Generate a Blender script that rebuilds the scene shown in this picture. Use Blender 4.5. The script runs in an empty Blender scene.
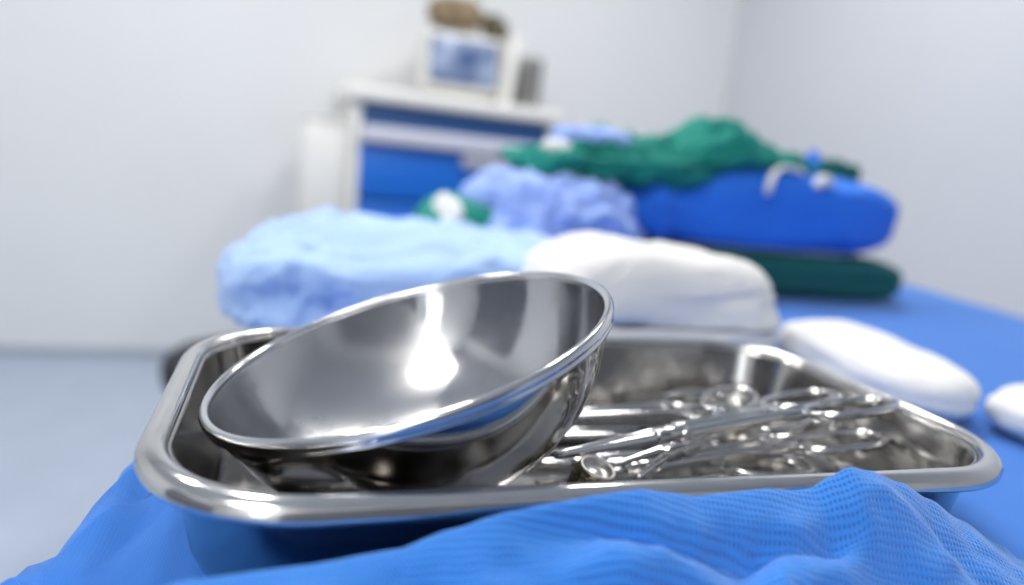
import bpy, bmesh, math, random
from mathutils import Vector, Matrix, noise
random.seed(4)
C = bpy.context.scene.collection
PI = math.pi
sc = bpy.context.scene

# ------------------------------------------------------------------ materials
def pmat(name, col, rough=0.5, metal=0.0, sheen=0.0, sheen_tint=None, spec=0.5):
    m = bpy.data.materials.new(name); m.use_nodes = True
    nt = m.node_tree; b = nt.nodes['Principled BSDF']
    b.inputs['Base Color'].default_value = (*col, 1)
    b.inputs['Roughness'].default_value = rough
    b.inputs['Metallic'].default_value = metal
    b.inputs['Specular IOR Level'].default_value = spec
    if sheen:
        b.inputs['Sheen Weight'].default_value = sheen
        b.inputs['Sheen Roughness'].default_value = 0.5
        if sheen_tint: b.inputs['Sheen Tint'].default_value = (*sheen_tint, 1)
    return m, nt, b

def N(nt, t, **kw):
    n = nt.nodes.new(t)
    for k, v in kw.items():
        if k in n.inputs: n.inputs[k].default_value = v
        else: setattr(n, k, v)
    return n

def mottled(name, col, amount=0.15, scale=3, rough=0.5, bump=0.0, bscale=60, **kw):
    m, nt, b = pmat(name, col, rough, **kw)
    tc = N(nt, 'ShaderNodeTexCoord'); nz = N(nt, 'ShaderNodeTexNoise', Scale=scale, Detail=4)
    nt.links.new(tc.outputs['Object'], nz.inputs['Vector'])
    r = N(nt, 'ShaderNodeValToRGB')
    r.color_ramp.elements[0].position = .3; r.color_ramp.elements[1].position = .7
    r.color_ramp.elements[0].color = (*[c * (1 - amount) for c in col], 1)
    r.color_ramp.elements[1].color = (*[min(1, c * (1 + amount)) for c in col], 1)
    nt.links.new(nz.outputs['Fac'], r.inputs['Fac']); nt.links.new(r.outputs['Color'], b.inputs['Base Color'])
    if bump:
        n2 = N(nt, 'ShaderNodeTexNoise', Scale=bscale, Detail=3)
        nt.links.new(tc.outputs['Object'], n2.inputs['Vector'])
        bp = N(nt, 'ShaderNodeBump', Strength=bump, Distance=0.01)
        nt.links.new(n2.outputs['Fac'], bp.inputs['Height']); nt.links.new(bp.outputs['Normal'], b.inputs['Normal'])
    return m

def dotted_cloth(name, col, dark, pitch=0.0016, bump=0.5, sheen=0.25):
    """nonwoven cloth with an embossed grid of small dots, laid out in the cloth's own UVs (metres)"""
    m, nt, b = pmat(name, col, .8, sheen=sheen, sheen_tint=(.75, .85, 1), spec=.25)
    uv = N(nt, 'ShaderNodeTexCoord')
    mp = N(nt, 'ShaderNodeMapping'); mp.inputs['Rotation'].default_value = (0, 0, .6)
    k = 2 * PI / pitch; mp.inputs['Scale'].default_value = (k, k, 1)
    nt.links.new(uv.outputs['UV'], mp.inputs['Vector'])
    sp = N(nt, 'ShaderNodeSeparateXYZ'); nt.links.new(mp.outputs['Vector'], sp.inputs[0])
    s1 = N(nt, 'ShaderNodeMath', operation='SINE'); s2 = N(nt, 'ShaderNodeMath', operation='SINE')
    nt.links.new(sp.outputs['X'], s1.inputs[0]); nt.links.new(sp.outputs['Y'], s2.inputs[0])
    mu = N(nt, 'ShaderNodeMath', operation='MULTIPLY'); nt.links.new(s1.outputs[0], mu.inputs[0]); nt.links.new(s2.outputs[0], mu.inputs[1])
    mr = N(nt, 'ShaderNodeMapRange'); mr.inputs['From Min'].default_value = 0.05; mr.inputs['From Max'].default_value = 0.75
    nt.links.new(mu.outputs[0], mr.inputs['Value'])
    mx = N(nt, 'ShaderNodeMix', data_type='RGBA')
    mx.inputs[6].default_value = (*col, 1); mx.inputs[7].default_value = (*dark, 1)
    nt.links.new(mr.outputs['Result'], mx.inputs[0]); nt.links.new(mx.outputs[2], b.inputs['Base Color'])
    bp = N(nt, 'ShaderNodeBump', Strength=bump, Distance=-0.0005)
    nt.links.new(mr.outputs['Result'], bp.inputs['Height']); nt.links.new(bp.outputs['Normal'], b.inputs['Normal'])
    return m

def steel(name, col=(.62, .62, .61), rough=.14, scratch=.12, nscale=18, stretch=(1, 1, 1), spots=0.0, spotcol=(.3, .3, .3), wave=0.0, wscale=30):
    m, nt, b = pmat(name, col, rough, 1.0)
    tc = N(nt, 'ShaderNodeTexCoord')
    mp = N(nt, 'ShaderNodeMapping'); mp.inputs['Scale'].default_value = stretch
    nt.links.new(tc.outputs['Object'], mp.inputs['Vector'])
    nz = N(nt, 'ShaderNodeTexNoise', Scale=nscale, Detail=6, Roughness=.6)
    nt.links.new(mp.outputs['Vector'], nz.inputs['Vector'])
    mr = N(nt, 'ShaderNodeMapRange'); mr.inputs['From Min'].default_value = .3; mr.inputs['From Max'].default_value = .7
    mr.inputs['To Min'].default_value = max(.03, rough - scratch); mr.inputs['To Max'].default_value = rough + scratch
    nt.links.new(nz.outputs['Fac'], mr.inputs['Value']); nt.links.new(mr.outputs['Result'], b.inputs['Roughness'])
    if spots:
        n2 = N(nt, 'ShaderNodeTexNoise', Scale=nscale * 3, Detail=5)
        nt.links.new(tc.outputs['Object'], n2.inputs['Vector'])
        r = N(nt, 'ShaderNodeValToRGB'); r.color_ramp.elements[0].position = .5; r.color_ramp.elements[1].position = .75
        r.color_ramp.elements[0].color = (*col, 1)
        r.color_ramp.elements[1].color = (*[c * (1 - spots) + s * spots for c, s in zip(col, spotcol)], 1)
        nt.links.new(n2.outputs['Fac'], r.inputs['Fac']); nt.links.new(r.outputs['Color'], b.inputs['Base Color'])
    if wave:
        n3 = N(nt, 'ShaderNodeTexNoise', Scale=wscale, Detail=2)
        nt.links.new(tc.outputs['Object'], n3.inputs['Vector'])
        bp = N(nt, 'ShaderNodeBump', Strength=wave, Distance=.002)
        nt.links.new(n3.outputs['Fac'], bp.inputs['Height']); nt.links.new(bp.outputs['Normal'], b.inputs['Normal'])
    return m

M = {}
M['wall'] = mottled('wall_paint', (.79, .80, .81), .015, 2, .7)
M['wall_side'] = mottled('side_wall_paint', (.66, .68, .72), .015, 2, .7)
M['ceiling'] = mottled('ceiling_paint', (.78, .78, .78), .02, 2, .8)
M['floor'] = mottled('vinyl_floor', (.40, .465, .575), .04, 6, .35)
M['skirt'] = mottled('vinyl_skirting', (.40, .44, .52), .03, 4, .5)
M['added_dark_panel'] = mottled('added_dark_laminate', (.16, .17, .20), .1, 4, .5)  # dark finish of the unseen panels added for reflections
M['sheet'] = dotted_cloth('blue_sheet', (.028, .19, .66), (.020, .15, .56), bump=.25, sheen=.35)
M['front'] = dotted_cloth('blue_gown', (.045, .255, .78), (.017, .155, .60), pitch=.0024, bump=.8, sheen=.5)
M['pale'] = mottled('pale_blue_cloth', (.42, .60, .97), .10, 9, .85, bump=.3, bscale=120, sheen=.3, sheen_tint=(.9, .95, 1))
M['peri'] = mottled('periwinkle_cloth', (.33, .47, .97), .14, 14, .85, bump=.3, bscale=120, sheen=.3, sheen_tint=(.85, .88, 1))
M['gown'] = mottled('royal_blue_cloth', (.018, .18, .80), .08, 8, .8, bump=.3, bscale=150, sheen=.15, sheen_tint=(.5, .7, 1))
M['green'] = mottled('green_cloth', (.004, .24, .19), .12, 10, .85, bump=.4, bscale=150, sheen=.1, sheen_tint=(.3, 1, .85))
M['dkgreen'] = mottled('dark_green_cloth', (.002, .105, .10), .12, 10, .9, bump=.5, bscale=200, sheen=.1, sheen_tint=(.2, .9, .85))
M['gauze'] = mottled('white_gauze', (.86, .85, .82), .03, 20, .95, bump=.22, bscale=420, sheen=.2)
M['white_cloth'] = mottled('white_cotton', (.80, .80, .80), .03, 12, .9, bump=.3, bscale=200)
M['pan'] = steel('tray_steel', (.45, .435, .41), .14, .06, 14, spots=.35, spotcol=(.42, .40, .37), wave=.10, wscale=26)
M['rim'] = steel('tray_rim_steel', (.66, .655, .64), .16, .08, 20, spots=.25, spotcol=(.45, .44, .42), wave=.10, wscale=45)
M['bowl'] = steel('bowl_steel', (.56, .56, .57), .13, .08, 14, stretch=(1, 1, 3), spots=.45, spotcol=(.38, .38, .38), wave=.10, wscale=30)
def matte_patch(m, centre, r0, r1):
    """a lighter, rougher patch with a ragged outline on the polished steel"""
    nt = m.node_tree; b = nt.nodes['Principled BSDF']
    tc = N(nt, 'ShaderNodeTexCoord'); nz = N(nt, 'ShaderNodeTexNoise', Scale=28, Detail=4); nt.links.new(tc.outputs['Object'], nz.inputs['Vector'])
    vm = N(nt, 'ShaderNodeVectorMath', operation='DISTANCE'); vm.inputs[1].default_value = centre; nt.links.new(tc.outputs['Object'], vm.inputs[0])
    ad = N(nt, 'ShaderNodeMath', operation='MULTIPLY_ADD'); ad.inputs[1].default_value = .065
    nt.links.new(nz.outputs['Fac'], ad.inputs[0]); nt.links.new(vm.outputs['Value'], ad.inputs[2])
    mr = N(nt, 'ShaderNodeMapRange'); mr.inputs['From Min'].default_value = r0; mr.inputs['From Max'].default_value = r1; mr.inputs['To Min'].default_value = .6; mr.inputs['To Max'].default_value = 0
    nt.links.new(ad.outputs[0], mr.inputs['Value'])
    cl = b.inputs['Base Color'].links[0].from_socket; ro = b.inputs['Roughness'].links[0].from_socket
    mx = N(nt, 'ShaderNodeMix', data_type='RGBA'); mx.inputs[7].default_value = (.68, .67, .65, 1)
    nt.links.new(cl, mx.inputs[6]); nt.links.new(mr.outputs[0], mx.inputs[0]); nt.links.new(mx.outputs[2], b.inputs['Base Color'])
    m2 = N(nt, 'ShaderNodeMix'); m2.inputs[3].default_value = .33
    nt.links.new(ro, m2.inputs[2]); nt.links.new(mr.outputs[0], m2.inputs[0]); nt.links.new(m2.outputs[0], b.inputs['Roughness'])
matte_patch(M['bowl'], (-.028, .066, -.027), .074, .079)  # lighter, rougher area on the bowl's inner wall
M['bowlrim'] = steel('bowl_rim_steel', (.68, .68, .69), .13, .05, 30)
M['inst'] = steel('instrument_steel', (.58, .58, .58), .06, .03, 60)
M['inst2'] = steel('worn_instrument_steel', (.60, .59, .57), .20, .08, 80, spots=.3, spotcol=(.35, .33, .30))
M['brass'] = steel('tarnished_cap_metal', (.34, .29, .21), .28, .14, 220, spots=.8, spotcol=(.12, .09, .06), wave=.6, wscale=420)
M['capface'] = steel('cap_end_metal', (.55, .53, .49), .42, .1, 200, spots=.6, spotcol=(.3, .29, .27))
M['cart'] = mottled('cart_white_plastic', (.82, .81, .77), .02, 3, .45)
M['drawer'] = mottled('drawer_blue_plastic', (.006, .14, .60), .05, 3, .4)
M['recess'] = mottled('drawer_dark_blue', (.008, .06, .20), .05, 3, .5)
M['greyp'] = mottled('grey_plastic', (.42, .43, .50), .05, 3, .45)
M['rail'] = mottled('handle_grey_plastic', (.62, .63, .72), .03, 3, .4)
M['black'] = mottled('black_vinyl', (.008, .009, .014), .2, 6, .75)
M['chrome'] = steel('grey_tube', (.55, .55, .57), .3, .05, 10)
M['rubber'] = mottled('caster_rubber', (.03, .03, .035), .2, 6, .6)
M['tan'] = mottled('tan_leather', (.27, .20, .12), .5, 14, .8)
M['olive'] = mottled('olive_canvas', (.12, .105, .06), .4, 14, .8)
M['dkgrey'] = mottled('dark_grey_plastic', (.11, .115, .11), .3, 9, .5)
M['midgrey'] = mottled('mid_grey_board', (.32, .32, .31), .1, 6, .6)
def screen_mat():
    m, nt, b = pmat('monitor_screen', (.12, .22, .45), .2)
    tc = N(nt, 'ShaderNodeTexCoord'); nz = N(nt, 'ShaderNodeTexNoise', Scale=9, Detail=1)
    nt.links.new(tc.outputs['Object'], nz.inputs['Vector'])
    r = N(nt, 'ShaderNodeValToRGB'); e = r.color_ramp.elements
    e[0].position = .38; e[0].color = (.07, .11, .24, 1); e[1].position = .62; e[1].color = (.30, .37, .52, 1)
    nt.links.new(nz.outputs['Fac'], r.inputs['Fac']); nt.links.new(r.outputs['Color'], b.inputs['Base Color'])
    nt.links.new(r.outputs['Color'], b.inputs['Emission Color']); b.inputs['Emission Strength'].default_value = .05
    return m
M['screen'] = screen_mat()
def stained():
    m, nt, b = pmat('stained_gauze', (.83, .82, .79), .95, sheen=.2)
    tc = N(nt, 'ShaderNodeTexCoord')
    nz = N(nt, 'ShaderNodeTexNoise', Scale=70, Detail=3); nt.links.new(tc.outputs['Object'], nz.inputs['Vector'])
    vm = N(nt, 'ShaderNodeVectorMath', operation='DISTANCE'); vm.inputs[1].default_value = (-.028, -.008, .033)
    nt.links.new(tc.outputs['Object'], vm.inputs[0])
    ad = N(nt, 'ShaderNodeMath', operation='MULTIPLY_ADD'); ad.inputs[1].default_value = .03
    nt.links.new(nz.outputs['Fac'], ad.inputs[0]); nt.links.new(vm.outputs['Value'], ad.inputs[2])
    r = N(nt, 'ShaderNodeMapRange'); r.inputs['From Min'].default_value = .020; r.inputs['From Max'].default_value = .034
    nt.links.new(ad.outputs[0], r.inputs['Value'])
    mx = N(nt, 'ShaderNodeMix', data_type='RGBA'); mx.inputs[6].default_value = (.55, .46, .36, 1); mx.inputs[7].default_value = (.83, .82, .79, 1)
    nt.links.new(r.outputs['Result'], mx.inputs[0]); nt.links.new(mx.outputs[2], b.inputs['Base Color'])
    return m
M['stained'] = stained()

# ------------------------------------------------------------------ builders
def obj(name, bm, mat, parent=None, smooth=True, loc=None, sub=0):
    bmesh.ops.recalc_face_normals(bm, faces=bm.faces)
    me = bpy.data.meshes.new(name); bm.to_mesh(me); bm.free()
    me.materials.append(mat)
    if smooth:
        for p in me.polygons: p.use_smooth = True
    o = bpy.data.objects.new(name, me); C.objects.link(o)
    if loc: o.location = loc
    if parent: o.parent = parent
    if sub:
        s = o.modifiers.new('sub', 'SUBSURF'); s.levels = sub; s.render_levels = sub
    return o
def tag(o, label, cat, group=None, kind=None):
    if label: o['label'] = label
    if cat: o['category'] = cat
    if group: o['group'] = group
    if kind: o['kind'] = kind
    return o
def thing(name, label, cat, loc=(0, 0, 0), rot=(0, 0, 0), group=None):
    o = bpy.data.objects.new(name, None); C.objects.link(o); o.empty_display_size = .05
    o.location = loc; o.rotation_euler = rot
    return tag(o, label, cat, group)
def box(bm, x0, x1, y0, y1, z0, z1, bev=0.0, seg=2):
    r = bmesh.ops.create_cube(bm, size=1)
    for v in r['verts']:
        v.co = Vector(((x0 + x1) / 2 + v.co.x * (x1 - x0), (y0 + y1) / 2 + v.co.y * (y1 - y0), (z0 + z1) / 2 + v.co.z * (z1 - z0)))
    if bev:
        es = list({e for v in r['verts'] for e in v.link_edges})
        bmesh.ops.bevel(bm, geom=es, offset=bev, segments=seg, affect='EDGES', profile=.5)
def bx(*a, bev=0.0, seg=2):
    bm = bmesh.new(); box(bm, *a, bev=bev, seg=seg); return bm
def sweep(bm, path, sx, sy, n=10, up=Vector((0, 0, 1)), closed=False, power=1.0):
    """super-elliptic section (half sizes sx sideways, sy along up) along a path"""
    path = [Vector(p) for p in path]; L = len(path); rings = []
    for i, p in enumerate(path):
        a = path[(i - 1) % L] if (closed or i > 0) else p
        b = path[(i + 1) % L] if (closed or i < L - 1) else p
        t = (b - a).normalized(); s = t.cross(up)
        if s.length < 1e-6: s = t.cross(Vector((1, 0, 0)))
        s.normalize(); u = s.cross(t)
        wx = sx[i] if isinstance(sx, (list, tuple)) else sx
        wy = sy[i] if isinstance(sy, (list, tuple)) else sy
        ring = []
        for k in range(n):
            ang = 2 * PI * (k + .5) / n; c, d = math.cos(ang), math.sin(ang)
            c = math.copysign(abs(c) ** power, c); d = math.copysign(abs(d) ** power, d)
            ring.append(bm.verts.new(p + s * wx * c + u * wy * d))
        rings.append(ring)
    for i in range(L if closed else L - 1):
        A, B = rings[i], rings[(i + 1) % L]
        for k in range(n): bm.faces.new((A[k], A[(k + 1) % n], B[(k + 1) % n], B[k]))
    if not closed:
        bm.faces.new(rings[0][::-1]); bm.faces.new(rings[-1])
def lathe(bm, prof, n=48, closed=False):
    rings = []
    for r, z in prof:
        if r < 1e-6: rings.append([bm.verts.new((0, 0, z))])
        else: rings.append([bm.verts.new((r * math.cos(2 * PI * k / n), r * math.sin(2 * PI * k / n), z)) for k in range(n)])
    m = len(rings)
    for i in range(m if closed else m - 1):
        A, B = rings[i], rings[(i + 1) % m]
        for k in range(n):
            k2 = (k + 1) % n
            if len(A) == 1 and len(B) == 1: continue
            if len(A) == 1: bm.faces.new((A[0], B[k2], B[k]))
            elif len(B) == 1: bm.faces.new((A[k], A[k2], B[0]))
            else: bm.faces.new((A[k], A[k2], B[k2], B[k]))
def grid(fn, nu, nv, uvscale=(1, 1), thick=0.0):
    """surface fn(s,t) -> point, s,t in 0..1, with UVs in metres; thick > 0 closes it below"""
    bm = bmesh.new(); uvl = bm.loops.layers.uv.new('UVMap')
    V = [[bm.verts.new(fn(i / nu, j / nv)) for j in range(nv + 1)] for i in range(nu + 1)]
    for i in range(nu):
        for j in range(nv):
            f = bm.faces.new((V[i][j], V[i + 1][j], V[i + 1][j + 1], V[i][j + 1]))
            for l, (a, b) in zip(f.loops, ((i, j), (i + 1, j), (i + 1, j + 1), (i, j + 1))):
                l[uvl].uv = (a / nu * uvscale[0], b / nv * uvscale[1])
    return bm
def spow(c, e): return math.copysign(abs(c) ** e, c)
def blob(rx, ry, rz, e1=.6, e2=.6, disp=None, nu=110, nv=60, flat=-.9):
    """closed soft form: superellipsoid + displacement along its normal, sitting on z=0"""
    bm = bmesh.new(); rows = []
    def P(u, v):
        cu, su, cv, sv = math.cos(u), math.sin(u), math.cos(v), math.sin(v)
        p = Vector((rx * spow(cv, e1) * spow(cu, e2), ry * spow(cv, e1) * spow(su, e2), rz * spow(sv, e1)))
        n = Vector((spow(cv, 2 - e1) * spow(cu, 2 - e2) / rx, spow(cv, 2 - e1) * spow(su, 2 - e2) / ry, spow(sv, 2 - e1) / rz))
        if n.length < 1e-9: n = Vector((0, 0, math.copysign(1, sv)))
        n.normalize()
        if disp: p = p + n * disp(p, n)
        p.z = max(p.z, flat * rz)
        p.z -= flat * rz
        return p
    for j in range(nv + 1):
        v = -PI / 2 + PI * j / nv
        if j in (0, nv): rows.append([bm.verts.new(P(0, v))])
        else: rows.append([bm.verts.new(P(2 * PI * i / nu, v)) for i in range(nu)])
    for j in range(nv):
        A, B = rows[j], rows[j + 1]
        for i in range(nu):
            i2 = (i + 1) % nu
            if len(A) == 1: bm.faces.new((A[0], B[i2], B[i]))
            elif len(B) == 1: bm.faces.new((A[i], A[i2], B[0]))
            else: bm.faces.new((A[i], A[i2], B[i2], B[i]))
    return bm
def rn(p, f, seed=0.0, oct=3, ridge=True):
    """ridged noise 0..1, f = per-axis frequency"""
    q = Vector((p[0] * f[0] + seed, p[1] * f[1] + seed * 1.7, p[2] * f[2] - seed)); a, s, tot = 1.0, 0.0, 0.0
    for k in range(oct):
        n = noise.noise(q)
        s += a * ((1 - abs(n) * 1.6) if ridge else (.5 + .5 * n)); tot += a; a *= .5; q = q * 2.03 + Vector((3.1, 1.7, 5.3))
    return s / tot
def sm(a, b, x):
    t = min(1, max(0, (x - a) / (b - a))); return t * t * (3 - 2 * t)
def interp(tab, x):
    if x <= tab[0][0]: return tab[0][1]
    for (a, va), (b, vb) in zip(tab, tab[1:]):
        if x <= b:
            t = (x - a) / (b - a); t = t * t * (3 - 2 * t) * .5 + t * .5
            return va + (vb - va) * t
    return tab[-1][1]

# ------------------------------------------------------------------ the room
def struct(name, bm, m): return tag(obj(name, bm, m, smooth=False), None, None, kind='structure')
X0, X1, Y0, Y1, H = -2.6, 1.88, -1.5, 2.82, 2.7
struct('floor', bx(X0 - .1, X1 + .1, Y0 - .1, Y1 + .1, -.1, 0), M['floor'])
struct('wall_back', bx(X0 - .1, X1 + .1, Y1, Y1 + .1, 0, H), M['wall'])
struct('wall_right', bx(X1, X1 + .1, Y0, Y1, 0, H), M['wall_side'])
struct('wall_left', bx(X0 - .1, X0, Y0, Y1, 0, H), M['wall'])
bm = bx(X0 - .1, -1.25, Y0 - .1, Y0, 0, H); box(bm, -.80, X1 + .1, Y0 - .1, Y0, 0, H); box(bm, -1.25, -.80, Y0 - .1, Y0, 0, .95); box(bm, -1.25, -.80, Y0 - .1, Y0, 2.15, H)
struct('wall_front', bm, M['wall'])
bm = bmesh.new()
for a in ((-1.25, -1.21, .95, 2.15), (-.84, -.80, .95, 2.15), (-1.25, -.80, .95, .99), (-1.25, -.80, 2.11, 2.15)): box(bm, a[0], a[1], Y0 - .09, Y0 + .015, a[2], a[3])
wn = struct('window_1', bm, M['cart'])
pm, pnt, pb = pmat('daylit_pane', (.9, .95, 1), .3); pb.inputs['Emission Color'].default_value = (.9, .95, 1, 1); pb.inputs['Emission Strength'].default_value = 1.7
obj('pane', bx(-1.212, -.838, Y0 - .06, Y0 - .05, .988, 2.112), pm, wn, smooth=False)
dr = struct('added_dark_panel_1', bx(-.62, .95, Y0 - .002, Y0 + .04, 0, 2.1, bev=.004), M['added_dark_panel'])  # unseen dark panel added behind the camera to darken reflections in the steel
struct('added_dark_panel_2', bx(X0 - .002, X0 + .04, -1.45, .25, 0, 2.1, bev=.004), M['added_dark_panel'])  # second unseen panel, added to give the bowl a dark reflected band
struct('ceiling', bx(X0 - .1, X1 + .1, Y0 - .1, Y1 + .1, H, H + .1), M['ceiling'])
struct('baseboard_back', bx(X0, X1, Y1 - .012, Y1, 0, .03, bev=.004), M['skirt'])

# ------------------------------------------------------------------ table and sheet
TZ = .80
TBX, TBY, TBA = -.211, .0, math.radians(-14)   # table corner line: the table stands slightly turned to the room
tb = thing('instrument_table', 'large instrument table standing under the blue sheet', 'table', (TBX, TBY, 0), (0, 0, TBA))
obj('table_top', bx(.020, 1.01, -.175, .985, TZ - .035, TZ - .006, bev=.006), M['chrome'], tb)
for lx in (.05, .97):
    for ly in (-.14, .95):
        bm = bmesh.new(); sweep(bm, [(lx, ly, .0), (lx, ly, TZ - .034)], .016, .016, 14, up=Vector((0, 1, 0)))
        obj('leg', bm, M['chrome'], tb)
# blue sheet: lies flat, bends over the four table edges and hangs in folds
def bend(s, lo, hi, r):
    """arc-length coordinate -> (position, drop) over rounded edges at lo / hi"""
    q = r * PI / 2
    if s > hi - r:
        d = s - (hi - r)
        if d < q: return hi - r + r * math.sin(d / r), r * (1 - math.cos(d / r))
        return hi, r + d - q
    if s < lo + r:
        d = (lo + r) - s
        if d < q: return lo + r - r * math.sin(d / r), r * (1 - math.cos(d / r))
        return lo, r + d - q
    return s, 0.0
def sheet(s, t):
    a = -.42 + s * (1.62 + .42); b = -.56 + t * (1.44 + .56)
    x, dx = bend(a, 0, 1.065, .024 if a < .5 else .10); y, dy = bend(b, -.195, 1.01, .03)
    z = TZ - max(dx, dy) - .35 * min(dx, dy)
    w = rn((x, y, 0), (7, 11, 1), 2.0, 3, False) - .5
    top = 1 - sm(0, .03, max(dx, dy))
    k = sm(.12, .01, x) + .5 * sm(.55, .75, x)
    z += top * (.002 + .012 * max(0, w) * k)
    # wrinkles running down to the left edge beside the tray
    wob = y + .25 * x + .012 * math.sin(21 * y + 1) + .02 * (rn((x, y, 0), (9, 9, 1), 6.0, 2, False) - .5)
    ridge = math.sin(74 * wob) * .55 + math.sin(47 * wob + 1.3) * .55
    nz = rn((x, y, 0), (20, 9, 1), 12.0, 3)
    streak = math.sin(230 * x + 52 * y + 5 * nz) * (.4 + nz)
    z += min(.004, .0105 * (streak - .25) + .014 * (nz - .65)) * sm(.040, .024, x) * sm(.30, .16, y) * top
    hang = sm(.02, .2, dx)
    if a < .4: x -= hang * (.02 + .022 * (1 + math.sin(17 * y + 3 * math.sin(5 * y)))) + .0030 * ridge * sm(.0, .03, dx) * (1 - hang)
    else: x += hang * (.02 + .022 * (1 + math.sin(15 * y + 1)))
    hg = sm(.02, .2, dy)
    if b < .3: y -= hg * (.02 + .022 * (1 + math.sin(16 * x + 2)))
    else: y += hg * (.02 + .022 * (1 + math.sin(14 * x)))
    return (x, y, z)
o = obj('table_sheet', grid(sheet, 230, 210, (2.04, 2.00)), M['sheet'], loc=(TBX, TBY, 0)); o.rotation_euler = (0, 0, TBA)
tag(o, 'flat blue sheet covering the whole table under the tray and bundles', 'sheet')

# ------------------------------------------------------------------ the tray
TL, TW, TR, RZ = .350, .199, .055, .850
def rrect(inset, n=14):
    L, W = TL / 2 - inset, TW / 2 - inset; r = max(.004, TR - inset); out = []
    for sx, sy, a0 in ((1, 1, 0), (-1, 1, 90), (-1, -1, 180), (1, -1, 270)):
        cx, cy = sx * (L - r), sy * (W - r)
        for k in range(n + 1):
            a = math.radians(a0 + 90 * k / n); out.append((cx + r * math.cos(a), cy + r * math.sin(a)))
        nx, ny = {0: (-1, 1), 90: (-1, -1), 180: (1, -1), 270: (1, 1)}[a0]
        # points along the straight run to the next corner
        if a0 == 0: p, q = (cx, W), (-(L - r), W)
        elif a0 == 90: p, q = (-L, cy), (-L, -(W - r))
        elif a0 == 180: p, q = (cx, -W), (L - r, -W)
        else: p, q = (L, cy), (L, W - r)
        for k in range(1, 12): out.append((p[0] + (q[0] - p[0]) * k / 12, p[1] + (q[1] - p[1]) * k / 12))
    return out
def rloft(prof, cap_first=True, cap_last=True, closed=False):
    bm = bmesh.new(); rings = [[bm.verts.new((x, y, z)) for x, y in rrect(i)] for i, z in prof]
    n = len(rings[0]); m = len(rings)
    for i in range(m if closed else m - 1):
        A, B = rings[i], rings[(i + 1) % m]
        for k in range(n): bm.faces.new((A[k], A[(k + 1) % n], B[(k + 1) % n], B[k]))
    if not closed:
        if cap_first: bm.faces.new(rings[0])
        if cap_last: bm.faces.new(rings[-1][::-1])
    return bm
tray = thing('instrument_tray', 'rectangular stainless steel tray with rounded corners and rolled rim holding the bowl and forceps', 'tray', (.0012, .0015, TZ + .0035))
tz = TZ + .0035
def zz(z): return RZ + z - tz
inner = [(.045, -.0446), (.030, -.0446), (.0225, -.0440), (.0185, -.0415), (.0165, -.037), (.0100, -.004), (.0096, -.0025)]
outer = [(.0106, -.0025), (.0110, -.0050), (.0176, -.0380), (.0196, -.0428), (.0232, -.0455), (.030, -.0462), (.045, -.0462)]
bm = rloft([(i, zz(z)) for i, z in inner + outer])
obj('pan', bm, M['pan'], tray)
rimp = [(.0098, -.0032), (.0090, -.0011), (.0078, -.0001), (.0062, .0003), (.0044, .0), (.0026, -.0009), (.0011, -.0025), (.0002, -.0046), (.0003, -.0064), (.0010, -.0072), (.0018, -.0068), (.0019, -.0050), (.0030, -.0030), (.0050, -.0016), (.0080, -.0018), (.0092, -.0036)]
obj('rim', rloft([(i, zz(z)) for i, z in rimp], closed=True), M['rim'], tray)

# ------------------------------------------------------------------ the bowl
bn = Vector((-.335, .0107, .9422)).normalized()
bowl = thing('bowl', 'round stainless steel bowl tipped on its side edge inside the tray', 'bowl')
bowl.matrix_world = Matrix.Translation((-.0800, -.0024, .8724)) @ Vector((0, 0, 1)).rotation_difference(bn).to_matrix().to_4x4()
BR = .0848
bin_ = [(0, -.0655), (.020, -.0652), (.034, -.0632), (.046, -.0585), (.057, -.0505), (.066, -.0400), (.0735, -.0270), (.0785, -.0130), (.0808, -.0030), (.0812, -.0010)]
bout = [(.0822, -.0010), (.0819, -.0034), (.0797, -.0136), (.0746, -.0277), (.0670, -.0408), (.0577, -.0515), (.0465, -.0596), (.0343, -.0644), (.020, -.0664), (0, -.0667)]
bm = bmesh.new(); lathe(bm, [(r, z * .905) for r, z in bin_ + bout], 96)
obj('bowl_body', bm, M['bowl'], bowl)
bm = bmesh.new()
lathe(bm, [(.0808, -.0022), (.0808, -.0006), (.0816, .0004), (.0828, .0008), (.0840, .0003), (.0847, -.0008), (.0848, -.0022), (.0842, -.0030), (.0838, -.0034), (.0843, -.0040), (.0840, -.0052), (.0830, -.0056), (.0822, -.0050)], 96, closed=True)
obj('rolled_rim', bm, M['bowlrim'], bowl)

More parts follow.
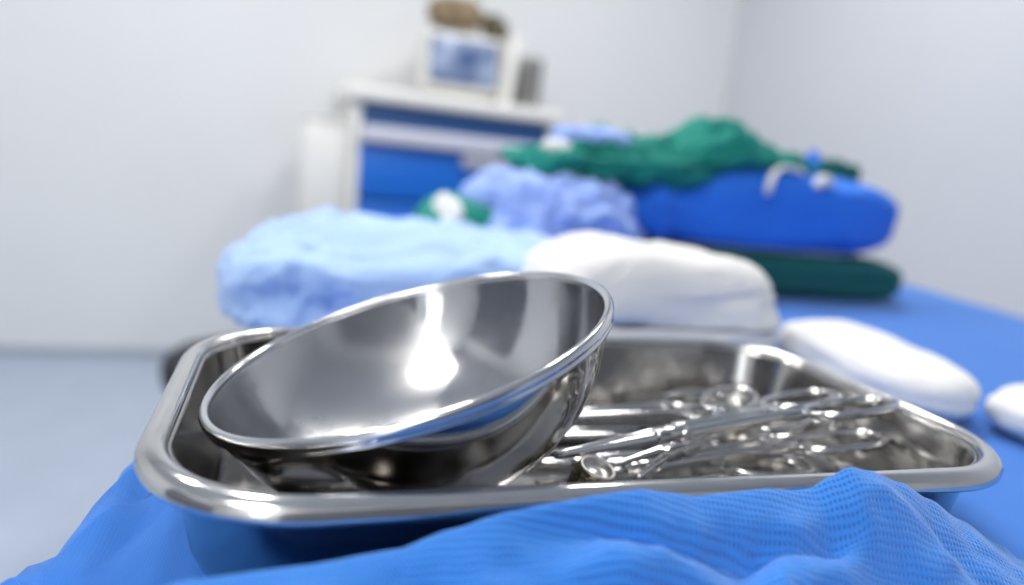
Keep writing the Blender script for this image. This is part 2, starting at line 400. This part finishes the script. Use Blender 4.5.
# ------------------------------------------------------------------ instruments
def instrument(name, label, piv, yaw, pitch, roll=0.0, Lr=.12, Lj=.05, spread=.016, ring=(.019, .0125), wire=.0017, sw=(.0034, .0023),
               jaw_open=2.0, curve=0.0, mat='inst', jawtip=.0011, cat='forceps', ratchet=True, group='ringed instruments lying in the tray'):
    """pivot at the origin, finger rings towards +X, jaws towards -X"""
    root = thing(name, label, cat, piv, (0, 0, 0), group)
    root.rotation_euler = (Matrix.Rotation(yaw, 3, 'Z') @ Matrix.Rotation(-pitch, 3, 'Y') @ Matrix.Rotation(roll, 3, 'X')).to_euler()
    m = M[mat]; ra, rb = ring
    for s in (-1, 1):
        dz = .0009 * s
        # shank: from the box lock, bowing out to the ring
        xe = Lr - 2 * ra + wire; ye = s * (spread - rb * .35)
        pts = []
        for k in range(15):
            t = k / 14; x = .004 + (xe - .004) * t
            y = s * .0016 + (ye - s * .0016) * (.18 * t + .82 * t ** 2.8)
            pts.append((x, y, dz * (1 - t)))
        wx = [sw[0] * (1 - .42 * sm(0, 1, k / 14)) for k in range(15)]; wy = [sw[1] * (1 - .22 * k / 14) for k in range(15)]
        bm = bmesh.new(); sweep(bm, pts, wx, wy, 12, power=.75); obj('shank', bm, m, root)
        # oval finger ring
        cx, cy = Lr - ra, s * spread; tilt = s * .10; pth = []
        for k in range(36):
            a = 2 * PI * k / 36; px, py = ra * spow(math.cos(a), .9), rb * spow(math.sin(a), .9)
            pth.append((cx + px * math.cos(tilt) - py * math.sin(tilt), cy + px * math.sin(tilt) + py * math.cos(tilt), 0))
        bm = bmesh.new(); sweep(bm, pth, wire, wire * 1.1, 12, closed=True); obj('finger_ring', bm, m, root)
        # jaw: tapering away from the lock on the other side
        jo = math.radians(jaw_open) * -s; pts = []; wx = []; wy = []
        for k in range(13):
            t = k / 12; x = -.004 - (Lj - .004) * t; y = -s * .0014 * (1 - t) + math.tan(jo) * (Lj * t) * 1.0 + curve * Lj * t * t
            pts.append((x, y, -dz * (1 - t) * .6)); wx.append(sw[0] * .66 * (1 - t) + jawtip * t); wy.append(sw[1] * .95 * (1 - t) + jawtip * t)
        bm = bmesh.new(); sweep(bm, pts, wx, wy, 10, power=.7); obj('jaw', bm, m, root)
        if ratchet:
            xr = Lr - 2 * ra - .006; yr = s * (spread - rb) * .72
            bm = bmesh.new(); sweep(bm, [(xr, s * (spread * .62), .0006 * s), (xr, s * .0005 - s * .0015, .0006 * s)], .0022, .0009, 8, power=.5)
            for q in range(3): box(bm, xr - .0022, xr + .0022, s * (.0008 + .0016 * q), s * (.0014 + .0016 * q), .0008 * s, .0018 * s)
            obj('ratchet', bm, m, root)
    bm = bmesh.new(); sweep(bm, [(-.0095, 0, 0), (-.007, 0, 0), (.006, 0, 0), (.0095, 0, 0)], [sw[0] * .9, sw[0] * 1.2, sw[0] * 1.25, sw[0]], [sw[1] * .95, sw[1] * 1.08, sw[1] * 1.08, sw[1] * .95], 12, power=.6)
    obj('box_lock', bm, m, root)
    bm = bmesh.new(); sweep(bm, [(0, 0, -sw[1] * 1.2), (0, 0, -sw[1] * 1.1), (0, 0, sw[1] * 1.1), (0, 0, sw[1] * 1.2)], [.0013, .0016, .0016, .0012], [.0013, .0016, .0016, .0012], 16, up=Vector((0, 1, 0)))
    obj('pivot_screw', bm, M['inst2'], root)
    return root
R = math.radians
INST = [
 ('needle_holder', 'long wide-shanked needle holder lying on top of the pile, rings nearest the right rim', (0.04, -0.016, 0.834), 8, 5.2,
  dict(Lr=.124, Lj=.06, spread=.0155, roll=R(-13), ring=(.025, .0145), wire=.0019, sw=(.0042, .0034), cat='needle holder')),
 ('scissors', 'scissors with slightly open blades pointing at the front rim beside the round cap', (0.047, -0.01, 0.8238), 26, 5.0,
  dict(Lr=.098, Lj=.036, spread=.0150, ring=(.021, .0125), sw=(.0036, .0026), jaw_open=11, ratchet=False, cat='scissors')),
 ('artery_forceps', 'forceps whose two parallel shanks run behind the bowl side, rings near the back wall', (0.0, 0.04, 0.8205), 2, 2.0,
  dict(Lr=.122, Lj=.026, spread=.0125, ring=(.021, .0120), sw=(.0036, .0028))),
 ('artery_forceps', 'rearmost forceps in the tray, rings close to the back wall', (0.0, 0.057, 0.811), -1, 3.0,
  dict(Lr=.137, Lj=.04, spread=.0125, ring=(.020, .0120))),
 ('artery_forceps', 'forceps with curved jaw beside the bowl, rings under the top needle holder', (0.03, -0.01, 0.8155), 3, 6.0,
  dict(Lr=.130, Lj=.032, spread=.0140, roll=R(-10), ring=(.024, .0135), wire=.0019, sw=(.0038, .0028), curve=-.25, jaw_open=1)),
 ('artery_forceps', 'forceps lying low with rings in the middle of the ring pile', (0.012, 0.006, 0.8115), -2, 1.8,
  dict(Lr=.114, Lj=.025, spread=.0140, ring=(.023, .0130))),
 ('artery_forceps', 'lowest forceps on the tray floor with rings just behind the blue cloth peak', (0.0, -0.0175, 0.8087), 0, 0.2,
  dict(Lr=.126, Lj=.022, spread=.0135, ring=(.022, .0125))),
 ('artery_forceps', 'forceps on the tray floor at the back with rings beside the back right corner', (0.0, 0.045, 0.8088), 0, 0.1,
  dict(Lr=.135, Lj=.04, spread=.0135, ring=(.021, .0125))),
]
for nm, lab, piv, yaw, pit, kw in INST:
    instrument(nm, lab, piv, R(yaw), R(pit), **kw)

# round knurled cap near the front rim
cap = thing('metal_cap', 'small round tarnished metal cap with a hollow bright end lying by the front rim', 'cap')
ax = Vector((.16, -.22, .96)).normalized()
cap.matrix_world = Matrix.Translation((-.0032, -.0345, .8258)) @ Vector((0, 0, 1)).rotation_difference(ax).to_matrix().to_4x4()
bm = bmesh.new(); lathe(bm, [(0, -.018), (.0080, -.018), (.0092, -.016), (.0095, -.006), (.0092, -.002), (.0086, .0006), (.0080, .0018)], 28)
for v in bm.verts:
    r = math.hypot(v.co.x, v.co.y)
    if r > .0075 and v.co.z < 0:
        k = 1 + .025 * math.cos(14 * math.atan2(v.co.y, v.co.x)); v.co.x *= k; v.co.y *= k
obj('cap_side', bm, M['brass'], cap)
bm = bmesh.new(); lathe(bm, [(.0080, .0017), (.0076, .0024), (.0068, .0024), (.0062, .0018), (.0056, .0004), (.0030, -.0006), (.0016, .0002), (0, .0004)], 36)
obj('cap_end', bm, M['capface'], cap)

# ------------------------------------------------------------------ blue cloth bunched in front of the tray
crest = [(-.26, .803), (-.21, .806), (-.18, .822), (-.152, .835), (-.123, .837), (-.097, .840), (-.083, .845), (-.066, .8495), (-.050, .852), (-.038, .8537), (-.024, .8549), (-.012, .853), (-.004, .8515),
         (.008, .8522), (.023, .853), (.034, .8518), (.040, .8522), (.047, .856), (.0545, .8595), (.063, .858), (.078, .853), (.093, .846), (.110, .837), (.134, .825), (.149, .817), (.18, .808), (.22, .8045), (.30, .803)]
YC = -.106
def front(s, t):
    x = -.25 + .52 * s
    # t 0..0.12 is the fall behind the crest, then forward over the table's front edge
    zc = interp(crest, x)
    if t < .14:
        q = 1 - t / .14                      # 1 at the hidden hem, 0 at the crest
        a = q * PI / 2
        y = YC + .0055 * math.sin(a); z = zc - (zc - .8015) * (1 - math.cos(a)) ** 1.3
        if x > .13 or x < -.15: y += .02 * q * (sm(.13, .2, x) + sm(-.15, -.2, x)) * .4
    else:
        q = (t - .14) / .86
        d = .19 * q                          # distance forward from the crest
        y = YC - d
        h = zc - .80
        z = .80 + h * (1 - math.tanh((d / .034) ** 1.15)) + .0045 * sm(0, .02, d) + h * .10 * sm(.02, .06, d)
        y -= .0045 * (rn((x, d, 0), (22, 40, 1), 3.3, 3) - .5) * sm(0, .006, d)
        g = sm(0, .012, d)
        # folds sweeping away from the peak and along the front
        def rg(x0, k, w, amp, d0, d1): return amp * math.exp(-((x - x0 - k * d) / w) ** 2) * sm(d0, d0 + .008, d) * (1 - sm(d1, d1 + .02, d))
        z += rg(.056, 1.25, .010, .0050, .000, .08) - rg(.076, 1.1, .007, .0040, .002, .08)
        z += rg(.035, -.9, .013, .0030, .004, .06) - rg(.018, -.6, .010, .0030, .006, .05)
        # front lap: a second fold whose lip runs across left of the peak
        lip = .0105 + .006 * math.sin(28 * x + 1.0) + .02 * max(0, -x - .01) * .3
        z += (.0062 * math.exp(-((d - lip - .006) / .0055) ** 2) - .0062 * math.exp(-((d - lip + .0035) / .003) ** 2)) * sm(-.075, -.03, x) * sm(.055, .035, x)
        z += (rn((x, y, 0), (26, 60, 1), 7, 3) - .55) * .0055 * g
        z += .0016 * math.sin(170 * d + 40 * x) * g * sm(.02, -.08, x)
        edge = -.225 - .2 * (x + .2)
        if y < edge:
            over = edge - y; z -= over * 2.2; y = edge - over * .25
        z = max(z, .8045 if y > edge + .01 else .70)
    if x < -.2: z -= sm(-.2, -.25, x) * .0005
    return (x, y, z)
o = obj('surgical_gown', grid(front, 300, 130, (.56, .26)), M['front'])
tag(o, 'bunched bright blue dotted gown lying along the front rim of the tray', 'gown')

# ------------------------------------------------------------------ gauze and pads
def cloth_blob(name, label, cat, mat, loc, rad, rotz=0, e1=.6, e2=.6, disp=None, nu=110, nv=60, flat=-.9, tilt=(0, 0), group=None, post=None):
    bm = blob(*rad, e1, e2, disp, nu, nv, flat)
    if post:
        for v in bm.verts: v.co = post(v.co)
    o = obj(name, bm, M[mat], loc=loc)
    o.rotation_euler = (tilt[0], tilt[1], rotz)
    return tag(o, label, cat, group)
# big folded stack behind the tray
def layers(zs, amp, w=.003):
    def f(p, n):
        side = 1 - abs(n.z)
        d = (rn(p, (18, 18, 18), 1.0, 3, False) - .5) * .008
        for z0 in zs:
            d -= amp * side * math.exp(-((p.z - z0 - .008 * math.sin(14 * p.x + 9 * p.y)) / w) ** 2)
        return d
    return f
def gauze_post(p):
    h = max(0, p.z)
    return Vector((p.x * (1 - 4.0 * h), p.y * (1 - 2.5 * h), p.z))
cloth_blob('gauze_pad', 'lower folded layer of the white gauze stack just behind the tray', 'gauze', 'gauze', (.160, .240, TZ + .004), (.114, .064, .018), .02, .36, .42, layers((-.006, .004, .013), .004, .002), 130, 80, group='white gauze on the table')
cloth_blob('gauze_pad', 'thick rounded white gauze pad on top of the stack behind the bowl', 'gauze', 'gauze', (.160, .240, TZ + .037), (.114, .063, .0435), .02, .46, .40,
           lambda p, n: layers((-.006, .003, .011), .0034, .0026)(p, n) + .005 * math.exp(-((p.x + .055) / .035) ** 2) * max(0, n.z) + (rn(p, (24, 24, 40), 5.0, 3) - .55) * .004, 150, 90, flat=-.25, group='white gauze on the table', post=gauze_post)
cloth_blob('gauze_pad', 'plain white oval gauze pad on the blue sheet right of the tray', 'gauze', 'gauze', (.311, .144, TZ + .003), (.045, .091, .022), -.12, .72, .75, lambda p, n: (rn(p, (22, 14, 22), 4.0, 3, False) - .5) * .014 - .0014 * (1 - abs(n.z)) * math.exp(-((p.z - .002 - .004 * math.sin(20 * p.y)) / .0022) ** 2), group='white gauze on the table')
cloth_blob('gauze_pad', 'white gauze pad with a brownish stain at the far right edge', 'gauze', 'stained', (.374, .028, TZ + .003), (.050, .046, .0178), .2, .8, .8, lambda p, n: (rn(p, (26, 26, 26), 9.0, 3, False) - .5) * .014, group='white gauze on the table')

# ------------------------------------------------------------------ cloth bundles at the back
def crumple(f, amp, seed, f2=None, amp2=0.0):
    def d(p, n):
        v = (rn(p, f, seed, 4) - .55) * amp
        if amp2: v += (rn(p, f2, seed + 5, 3) - .55) * amp2
        return v
    return d
cloth_blob('cloth_bundle', 'pale blue crumpled cloth heap on the table left of the stack', 'cloth', 'pale', (-.040, .375, TZ + .003), (.134, .126, .048), 0, .6, .42, crumple((11, 11, 14), .028, 3.0, (35, 35, 35), .008), 170, 90, flat=-.5)
cloth_blob('cloth_bundle', 'low pale blue cloth sloping down from the heap towards the white gauze', 'cloth', 'pale', (.085, .385, TZ + .003), (.085, .085, .038), .1, .8, .7, crumple((10, 10, 10), .014, 6.0), 110, 60)
# bottom of the stack
def rollends(p, n):
    return (rn(p, (4, 22, 22), 2.0, 3) - .55) * .008 - .0035 * math.exp(-((p.z - .002) / .003) ** 2) * (1 - abs(n.z))
cloth_blob('green_towel', 'dark green folded towel at the bottom of the stack', 'towel', 'dkgreen', (.485, .615, TZ + .003), (.262, .115, .033), 0, .5, .3, rollends, 160, 60)
cloth_blob('white_towel', 'thin white folded cloth showing between the dark green towel and blue gown', 'towel', 'white_cloth', (.52, .62, TZ + .0625), (.165, .10, .0055), .03, .6, .5, None, 60, 24)
# blue gown roll
def gownd(p, n):
    v = (rn(p, (5, 9, 9), 8.0, 3) - .55) * .016
    l = sm(-.06, -.19, p.x)
    v += .0055 * l * math.sin(105 * p.x + 18 * p.z) + (rn(p, (30, 8, 8), 1.5, 2) - .5) * .010 * l
    v += (.016 * math.exp(-((p.x - .03) / .06) ** 2) + .008 * sm(.05, .15, p.x)) * max(0, n.z) - .004 * math.exp(-((p.x - .05) / .05) ** 2) * max(0, n.z)
    v -= .010 * sm(-.15, -.22, p.x) + .024 * sm(-.05, -.19, p.x) * max(0, n.z)
    v += .006 * max(0, -n.z) * math.exp(-((p.x + .02) / .09) ** 2)
    return v
gw = cloth_blob('folded_gown', 'royal blue rolled gown with white ties lying across the dark green towel', 'gown', 'gown', (.478, .600, TZ + .071), (.232, .100, .052), -.02, .56, .36, gownd, 220, 90, flat=-.86)
def tie(path, r=.0045):
    path = [(x - .040, y, z - .003) for x, y, z in path]
    bm = bmesh.new(); sweep(bm, path, r, r * .8, 8); o = obj('tie', bm, M['white_cloth'], gw, sub=1); o['label'] = 'white tie'
tie([(.018, -.110, .070), (.022, -.106, .094), (.040, -.093, .110), (.064, -.089, .112), (.084, -.096, .104)], .0058)
tie([(.096, -.107, .086), (.102, -.100, .102), (.116, -.097, .103), (.122, -.103, .090)], .009)
# periwinkle roll, its spiral end facing the tray
def perid(p, n):
    v = crumple((15, 15, 17), .030, 11.0, (40, 40, 40), .012)(p, n)
    r = math.hypot((p.x - .035), (p.z - .002) * 1.2); v += .0045 * math.sin(190 * r + 2 * math.atan2(p.z, p.x)) * sm(.2, .9, -n.y) * sm(.095, .06, r)
    return v
cloth_blob('crumpled_gown', 'crumpled periwinkle blue gown rolled up at the left end of the stack', 'gown', 'peri', (.178, .545, TZ + .006), (.112, .088, .067), 0, .7, .7, perid, 200, 110)
cloth_blob('teal_towel', 'teal towel edge squeezed under the periwinkle gown at the left', 'towel', 'green', (.068, .540, TZ + .003), (.050, .070, .052), .2, .8, .6, crumple((12, 12, 25), .014, 15.0), 90, 50)
cloth_blob('white_towel', 'off-white folded towel standing at the left end of the stack', 'towel', 'white_cloth', (.026, .520, TZ + .006), (.011, .045, .051), .15, .6, .6, crumple((14, 14, 14), .008, 18.0), 70, 50, tilt=(0, .22))
# green crumpled cloth on top
def greend(p, n):
    v = crumple((6, 17, 24), .036, 21.0, (14, 40, 55), .020)(p, n)
    v -= .030 * sm(-.02, .07, p.x) * max(0, -n.z) + .030 * sm(-.02, .07, p.x) * max(0, -n.y)
    v += .022 * math.exp(-((p.x - .068) / .042) ** 2) * max(0, n.z) - .014 * math.exp(-((p.x + .02) / .05) ** 2) * max(0, n.z) - .014 * sm(.10, .22, p.x) * max(0, n.z) - .020 * sm(-.07, -.20, p.x) * max(0, n.z)
    return v
cloth_blob('green_gown', 'crumpled green cloth spread over the top of the stack', 'cloth', 'green', (.356, .580, TZ + .138), (.225, .088, .033), -.02, .8, .6, greend, 240, 90, tilt=(0, -.06))
cloth_blob('green_cloth', 'small dark green cloth tuft at the right end of the stack top', 'cloth', 'dkgreen', (.640, .600, TZ + .158), (.034, .040, .020), 0, .9, .8, crumple((40, 30, 40), .026, 25.0), 70, 44)
cloth_blob('blue_cloth', 'tiny blue cloth tip poking up at the right end of the green cloth', 'cloth', 'gown', (.594, .585, TZ + .166), (.009, .014, .023), 0, 1.1, 1.0, crumple((40, 40, 40), .010, 27.0), 40, 30)
cloth_blob('blue_cloth', 'small crumpled periwinkle cloth on the left top of the green cloth', 'cloth', 'peri', (.232, .560, TZ + .176), (.050, .040, .012), .1, .8, .8, crumple((26, 26, 26), .014, 29.0), 80, 40)
cloth_blob('white_towel', 'small white cloth lying on the left end of the green cloth', 'towel', 'white_cloth', (.200, .545, TZ + .164), (.038, .022, .008), .1, .8, .8, crumple((22, 22, 22), .010, 33.0), 70, 36)
cloth_blob('white_towel', 'white cloth pile behind the green cloth at the back of the table', 'towel', 'white_cloth', (.47, .790, TZ + .003), (.190, .075, .112), 0, .5, .5, crumple((8, 8, 10), .020, 35.0), 110, 70)

# ------------------------------------------------------------------ the cart by the back wall
CX0, CX1, CY0, CY1 = .084, .80, 2.28, 2.77
cart = thing('medical_cart', 'white medical cart with blue drawers standing against the back wall', 'cart', ((CX0 + CX1) / 2, (CY0 + CY1) / 2, 0))
ox, oy = (CX0 + CX1) / 2, (CY0 + CY1) / 2
def cb(x0, x1, y0, y1, z0, z1, bev=.006): return bx(x0 - ox, x1 - ox, y0 - oy, y1 - oy, z0, z1, bev=bev)
bm = cb(CX0 - .02, CX0 + .012, CY0, CY1, .12, 1.10); box(bm, CX1 - .012 - ox, CX1 + .02 - ox, CY0 - oy, CY1 - oy, .12, 1.10, bev=.006); box(bm, CX0 - ox, CX1 - ox, CY1 - .02 - oy, CY1 - oy, .12, 1.10); box(bm, CX0 - ox, CX1 - ox, CY0 + .03 - oy, CY1 - oy, .12, .15)
obj('cart_body', bm, M['cart'], cart)
bm = cb(CX0 - .045, CX1 + .04, CY0 - .03, CY1 + .01, 1.100, 1.150, .012); box(bm, CX0 - .045 - ox, CX1 + .04 - ox, CY1 - .01 - oy, CY1 + .01 - oy, 1.14, 1.19, bev=.006)
obj('cart_top', bm, M['cart'], cart)
zs = [(1.095, .965), (.955, .765), (.75, .56), (.545, .355), (.34, .16)]
for i, (zt, zb) in enumerate(zs):
    d = obj('drawer', cb(CX0 + .014, CX1 - .014, CY0 - .004, CY0 + .40, zb, zt), M['drawer'] if i else M['recess'], cart)
    if i == 0:
        d['label'] = 'slim top drawer, dark blue with a grey ledge'
        obj('drawer_handle', bx(CX0 + .012 - ox, CX1 - .012 - ox, CY0 - .035 - oy, CY0 - .002 - oy, .962, 1.018, bev=.01), M['rail'], d)
    else:
        bm = bx(.02, CX1 - .10 - ox, CY0 - .03 - oy, CY0 - .0 - oy, zt - .050, zt - .004, bev=.008); obj('drawer_handle', bm, M['greyp'], d)
bm = cb(CX0 - .185, CX0 - .023, CY0 + .03, CY0 + .33, .66, 1.02, .012); 
obj('side_bin', bm, M['cart'], cart)
bm = cb(CX0 - .19, CX0 - .022, CY0 + .025, CY0 + .335, 1.02, 1.035, .004); obj('bin_lid', bm, M['cart'], cart)
for px in (CX0 + .05, CX1 - .05):
    for py in (CY0 + .06, CY1 - .06):
        bm = bmesh.new(); sweep(bm, [(px - ox - .014, py - oy, .05), (px - ox - .012, py - oy, .05), (px - ox + .012, py - oy, .05), (px - ox + .014, py - oy, .05)], [.044, .05, .05, .044], [.044, .05, .05, .044], 24)
        w = obj('caster', bm, M['rubber'], cart)
        bm = bmesh.new(); box(bm, px - ox - .02, px - ox + .02, py - oy - .02, py - oy + .02, .095, .125, bev=.004); box(bm, px - ox - .02, px - ox - .016, py - oy - .015, py - oy + .015, .045, .1); box(bm, px - ox + .016, px - ox + .02, py - oy - .015, py - oy + .015, .045, .1)
        obj('caster_fork', bm, M['chrome'], w)
# monitor and things on the cart
mon = thing('patient_monitor', 'white monitor with a bluish screen on top of the cart', 'monitor', (.485, 2.42, 1.1503))
bm = bx(-.16, .128, -.02, .20, .03, .245, bev=.016)
for v in bm.verts: v.co.y += max(0, v.co.z - .03) * .12
obj('monitor_housing', bm, M['cart'], mon)
bm = bx(-.146, .114, -.032, -.012, .058, .226, bev=.006)
for v in bm.verts: v.co.y += max(0, v.co.z - .03) * .12
obj('screen', bm, M['screen'], mon)
bm = bmesh.new(); box(bm, -.125, .105, .0, .18, 0, .02, bev=.005); box(bm, -.09, .09, .03, .15, .015, .034)
obj('monitor_foot', bm, M['cart'], mon)
bm = bmesh.new(); sweep(bm, [(-.10, .12, .243), (-.10, .12, .262), (-.06, .12, .268), (.02, .12, .268), (.055, .12, .262), (.055, .12, .243)], .010, .008, 10, up=Vector((0, 1, 0))); obj('carry_handle', bm, M['greyp'], mon)
pn = thing('white_board', 'white upright panel leaning beside the monitor on the cart', 'panel', (.640, 2.41, 1.1503))
bm = bx(-.022, .022, -.03, .20, 0, .26, bev=.008)
for v in bm.verts: v.co.x += (v.co.z) * .08
obj('panel', bm, M['cart'], pn)
fd = thing('file_box', 'dark grey upright file box at the right end of the cart top', 'box', (.735, 2.44, 1.1503))
bm = bx(-.05, .04, -.06, .16, 0, .195, bev=.008); obj('box_body', bm, M['midgrey'], fd)
bm = bx(-.047, -.012, -.064, -.052, .008, .17, bev=.003); obj('spine', bm, M['dkgrey'], fd)
bm = bx(.010, .036, -.064, -.052, .01, .187, bev=.003); obj('spine', bm, M['dkgrey'], fd)
cloth_blob('tan_bag', 'crumpled tan bag lying on top of the monitor', 'bag', 'tan', (.450, 2.55, 1.4290), (.105, .07, .058), 0, .8, .8, crumple((14, 14, 14), .03, 41.0), 80, 50)
cloth_blob('dark_pouch', 'small dark olive pouch beside the tan bag on the monitor', 'pouch', 'olive', (.612, 2.55, 1.411), (.050, .05, .048), .2, .8, .8, crumple((20, 20, 20), .02, 43.0), 70, 40)

# ------------------------------------------------------------------ stool on the floor at the left
st = thing('stool', 'black seated stool with grey legs standing on the floor behind the tray left end', 'stool', (-.205, 1.32, -.03 + .03))
bm = bmesh.new(); lathe(bm, [(0, .395), (.15, .395), (.168, .402), (.173, .425), (.170, .452), (.155, .465), (0, .470)], 48); obj('seat', bm, M['black'], st)
for k in range(4):
    a = PI / 4 + k * PI / 2 + .35; c, s = math.cos(a), math.sin(a)
    bm = bmesh.new(); sweep(bm, [(.12 * c, .12 * s, .396), (.15 * c, .15 * s, .34), (.20 * c, .20 * s, .012)], .013, .013, 12); l = obj('leg', bm, M['chrome'], st)
    bm = bmesh.new(); sweep(bm, [(.199 * c, .199 * s, .03), (.2025 * c, .2025 * s, .0)], .017, .017, 12); obj('foot', bm, M['rubber'], l)
bm = bmesh.new(); sweep(bm, [(.178 * math.cos(2 * PI * k / 40), .178 * math.sin(2 * PI * k / 40), .16) for k in range(40)], .009, .009, 10, closed=True); obj('foot_ring', bm, M['chrome'], st)

# ------------------------------------------------------------------ lights
def area(name, loc, rot, size, power, col=(1, 1, 1), shape='RECTANGLE', sy=None):
    l = bpy.data.lights.new(name, 'AREA'); l.shape = shape; l.size = size
    if shape == 'RECTANGLE': l.size_y = sy or size
    l.energy = power; l.color = col
    o = bpy.data.objects.new(name, l); C.objects.link(o); o.location = loc; o.rotation_euler = rot
    return o
area('ceiling_panel_light', (-1.1, 1.5, H - .02), (0, 0, 0), .24, 11, (1, .985, .96), sy=.24)
area('ceiling_panel_light', (-0.5, 1.0, H - .02), (0, 0, 0), .24, 11, (1, .985, .96), sy=.24)
area('ceiling_panel_light', (0.45, 1.0, H - .02), (0, 0, 0), .24, 11, (1, .985, .96), sy=.24)
area('ceiling_panel_light', (1.0, 1.5, H - .02), (0, 0, 0), .24, 11, (1, .985, .96), sy=.24)
area('ceiling_panel_light', (-1.18, -.90, H - .02), (0, 0, 0), .8, 27, (1, .985, .96), sy=.6)
w = bpy.data.worlds.new('World'); sc.world = w; w.use_nodes = True
w.node_tree.nodes['Background'].inputs[0].default_value = (.8, .85, .9, 1); w.node_tree.nodes['Background'].inputs[1].default_value = .05

# ------------------------------------------------------------------ camera
cam = bpy.data.cameras.new('camera'); co = bpy.data.objects.new('camera', cam); C.objects.link(co); sc.camera = co
yaw, pitch, rl = .3182, .1848, .1082
fw = Vector((math.sin(yaw) * math.cos(pitch), math.cos(yaw) * math.cos(pitch), -math.sin(pitch)))
r0 = Vector((math.cos(yaw), -math.sin(yaw), 0)); u0 = r0.cross(fw)
rt = r0 * math.cos(rl) + u0 * math.sin(rl); up = rt.cross(fw)
mw = Matrix((rt, up, -fw)).transposed().to_4x4(); mw.translation = Vector((-.1998 * .65, -.4328 * .65, .1518 * .65 + .85))
co.matrix_world = mw
cam.sensor_width = 36; cam.lens = 700 / 1024 * 36; cam.clip_start = .01; cam.clip_end = 30
cam.dof.use_dof = True; cam.dof.focus_distance = .262; cam.dof.aperture_fstop = 3.2; cam.dof.aperture_blades = 0

vs = sc.view_settings
sc.display_settings.display_device = 'sRGB'
vs.view_transform = 'Standard'; vs.look = 'None'; vs.gamma = 1; vs.exposure = 0.32; vs.use_curve_mapping = False
sc.cycles.max_bounces = 10; sc.cycles.glossy_bounces = 8
sc.cycles.use_denoising = True
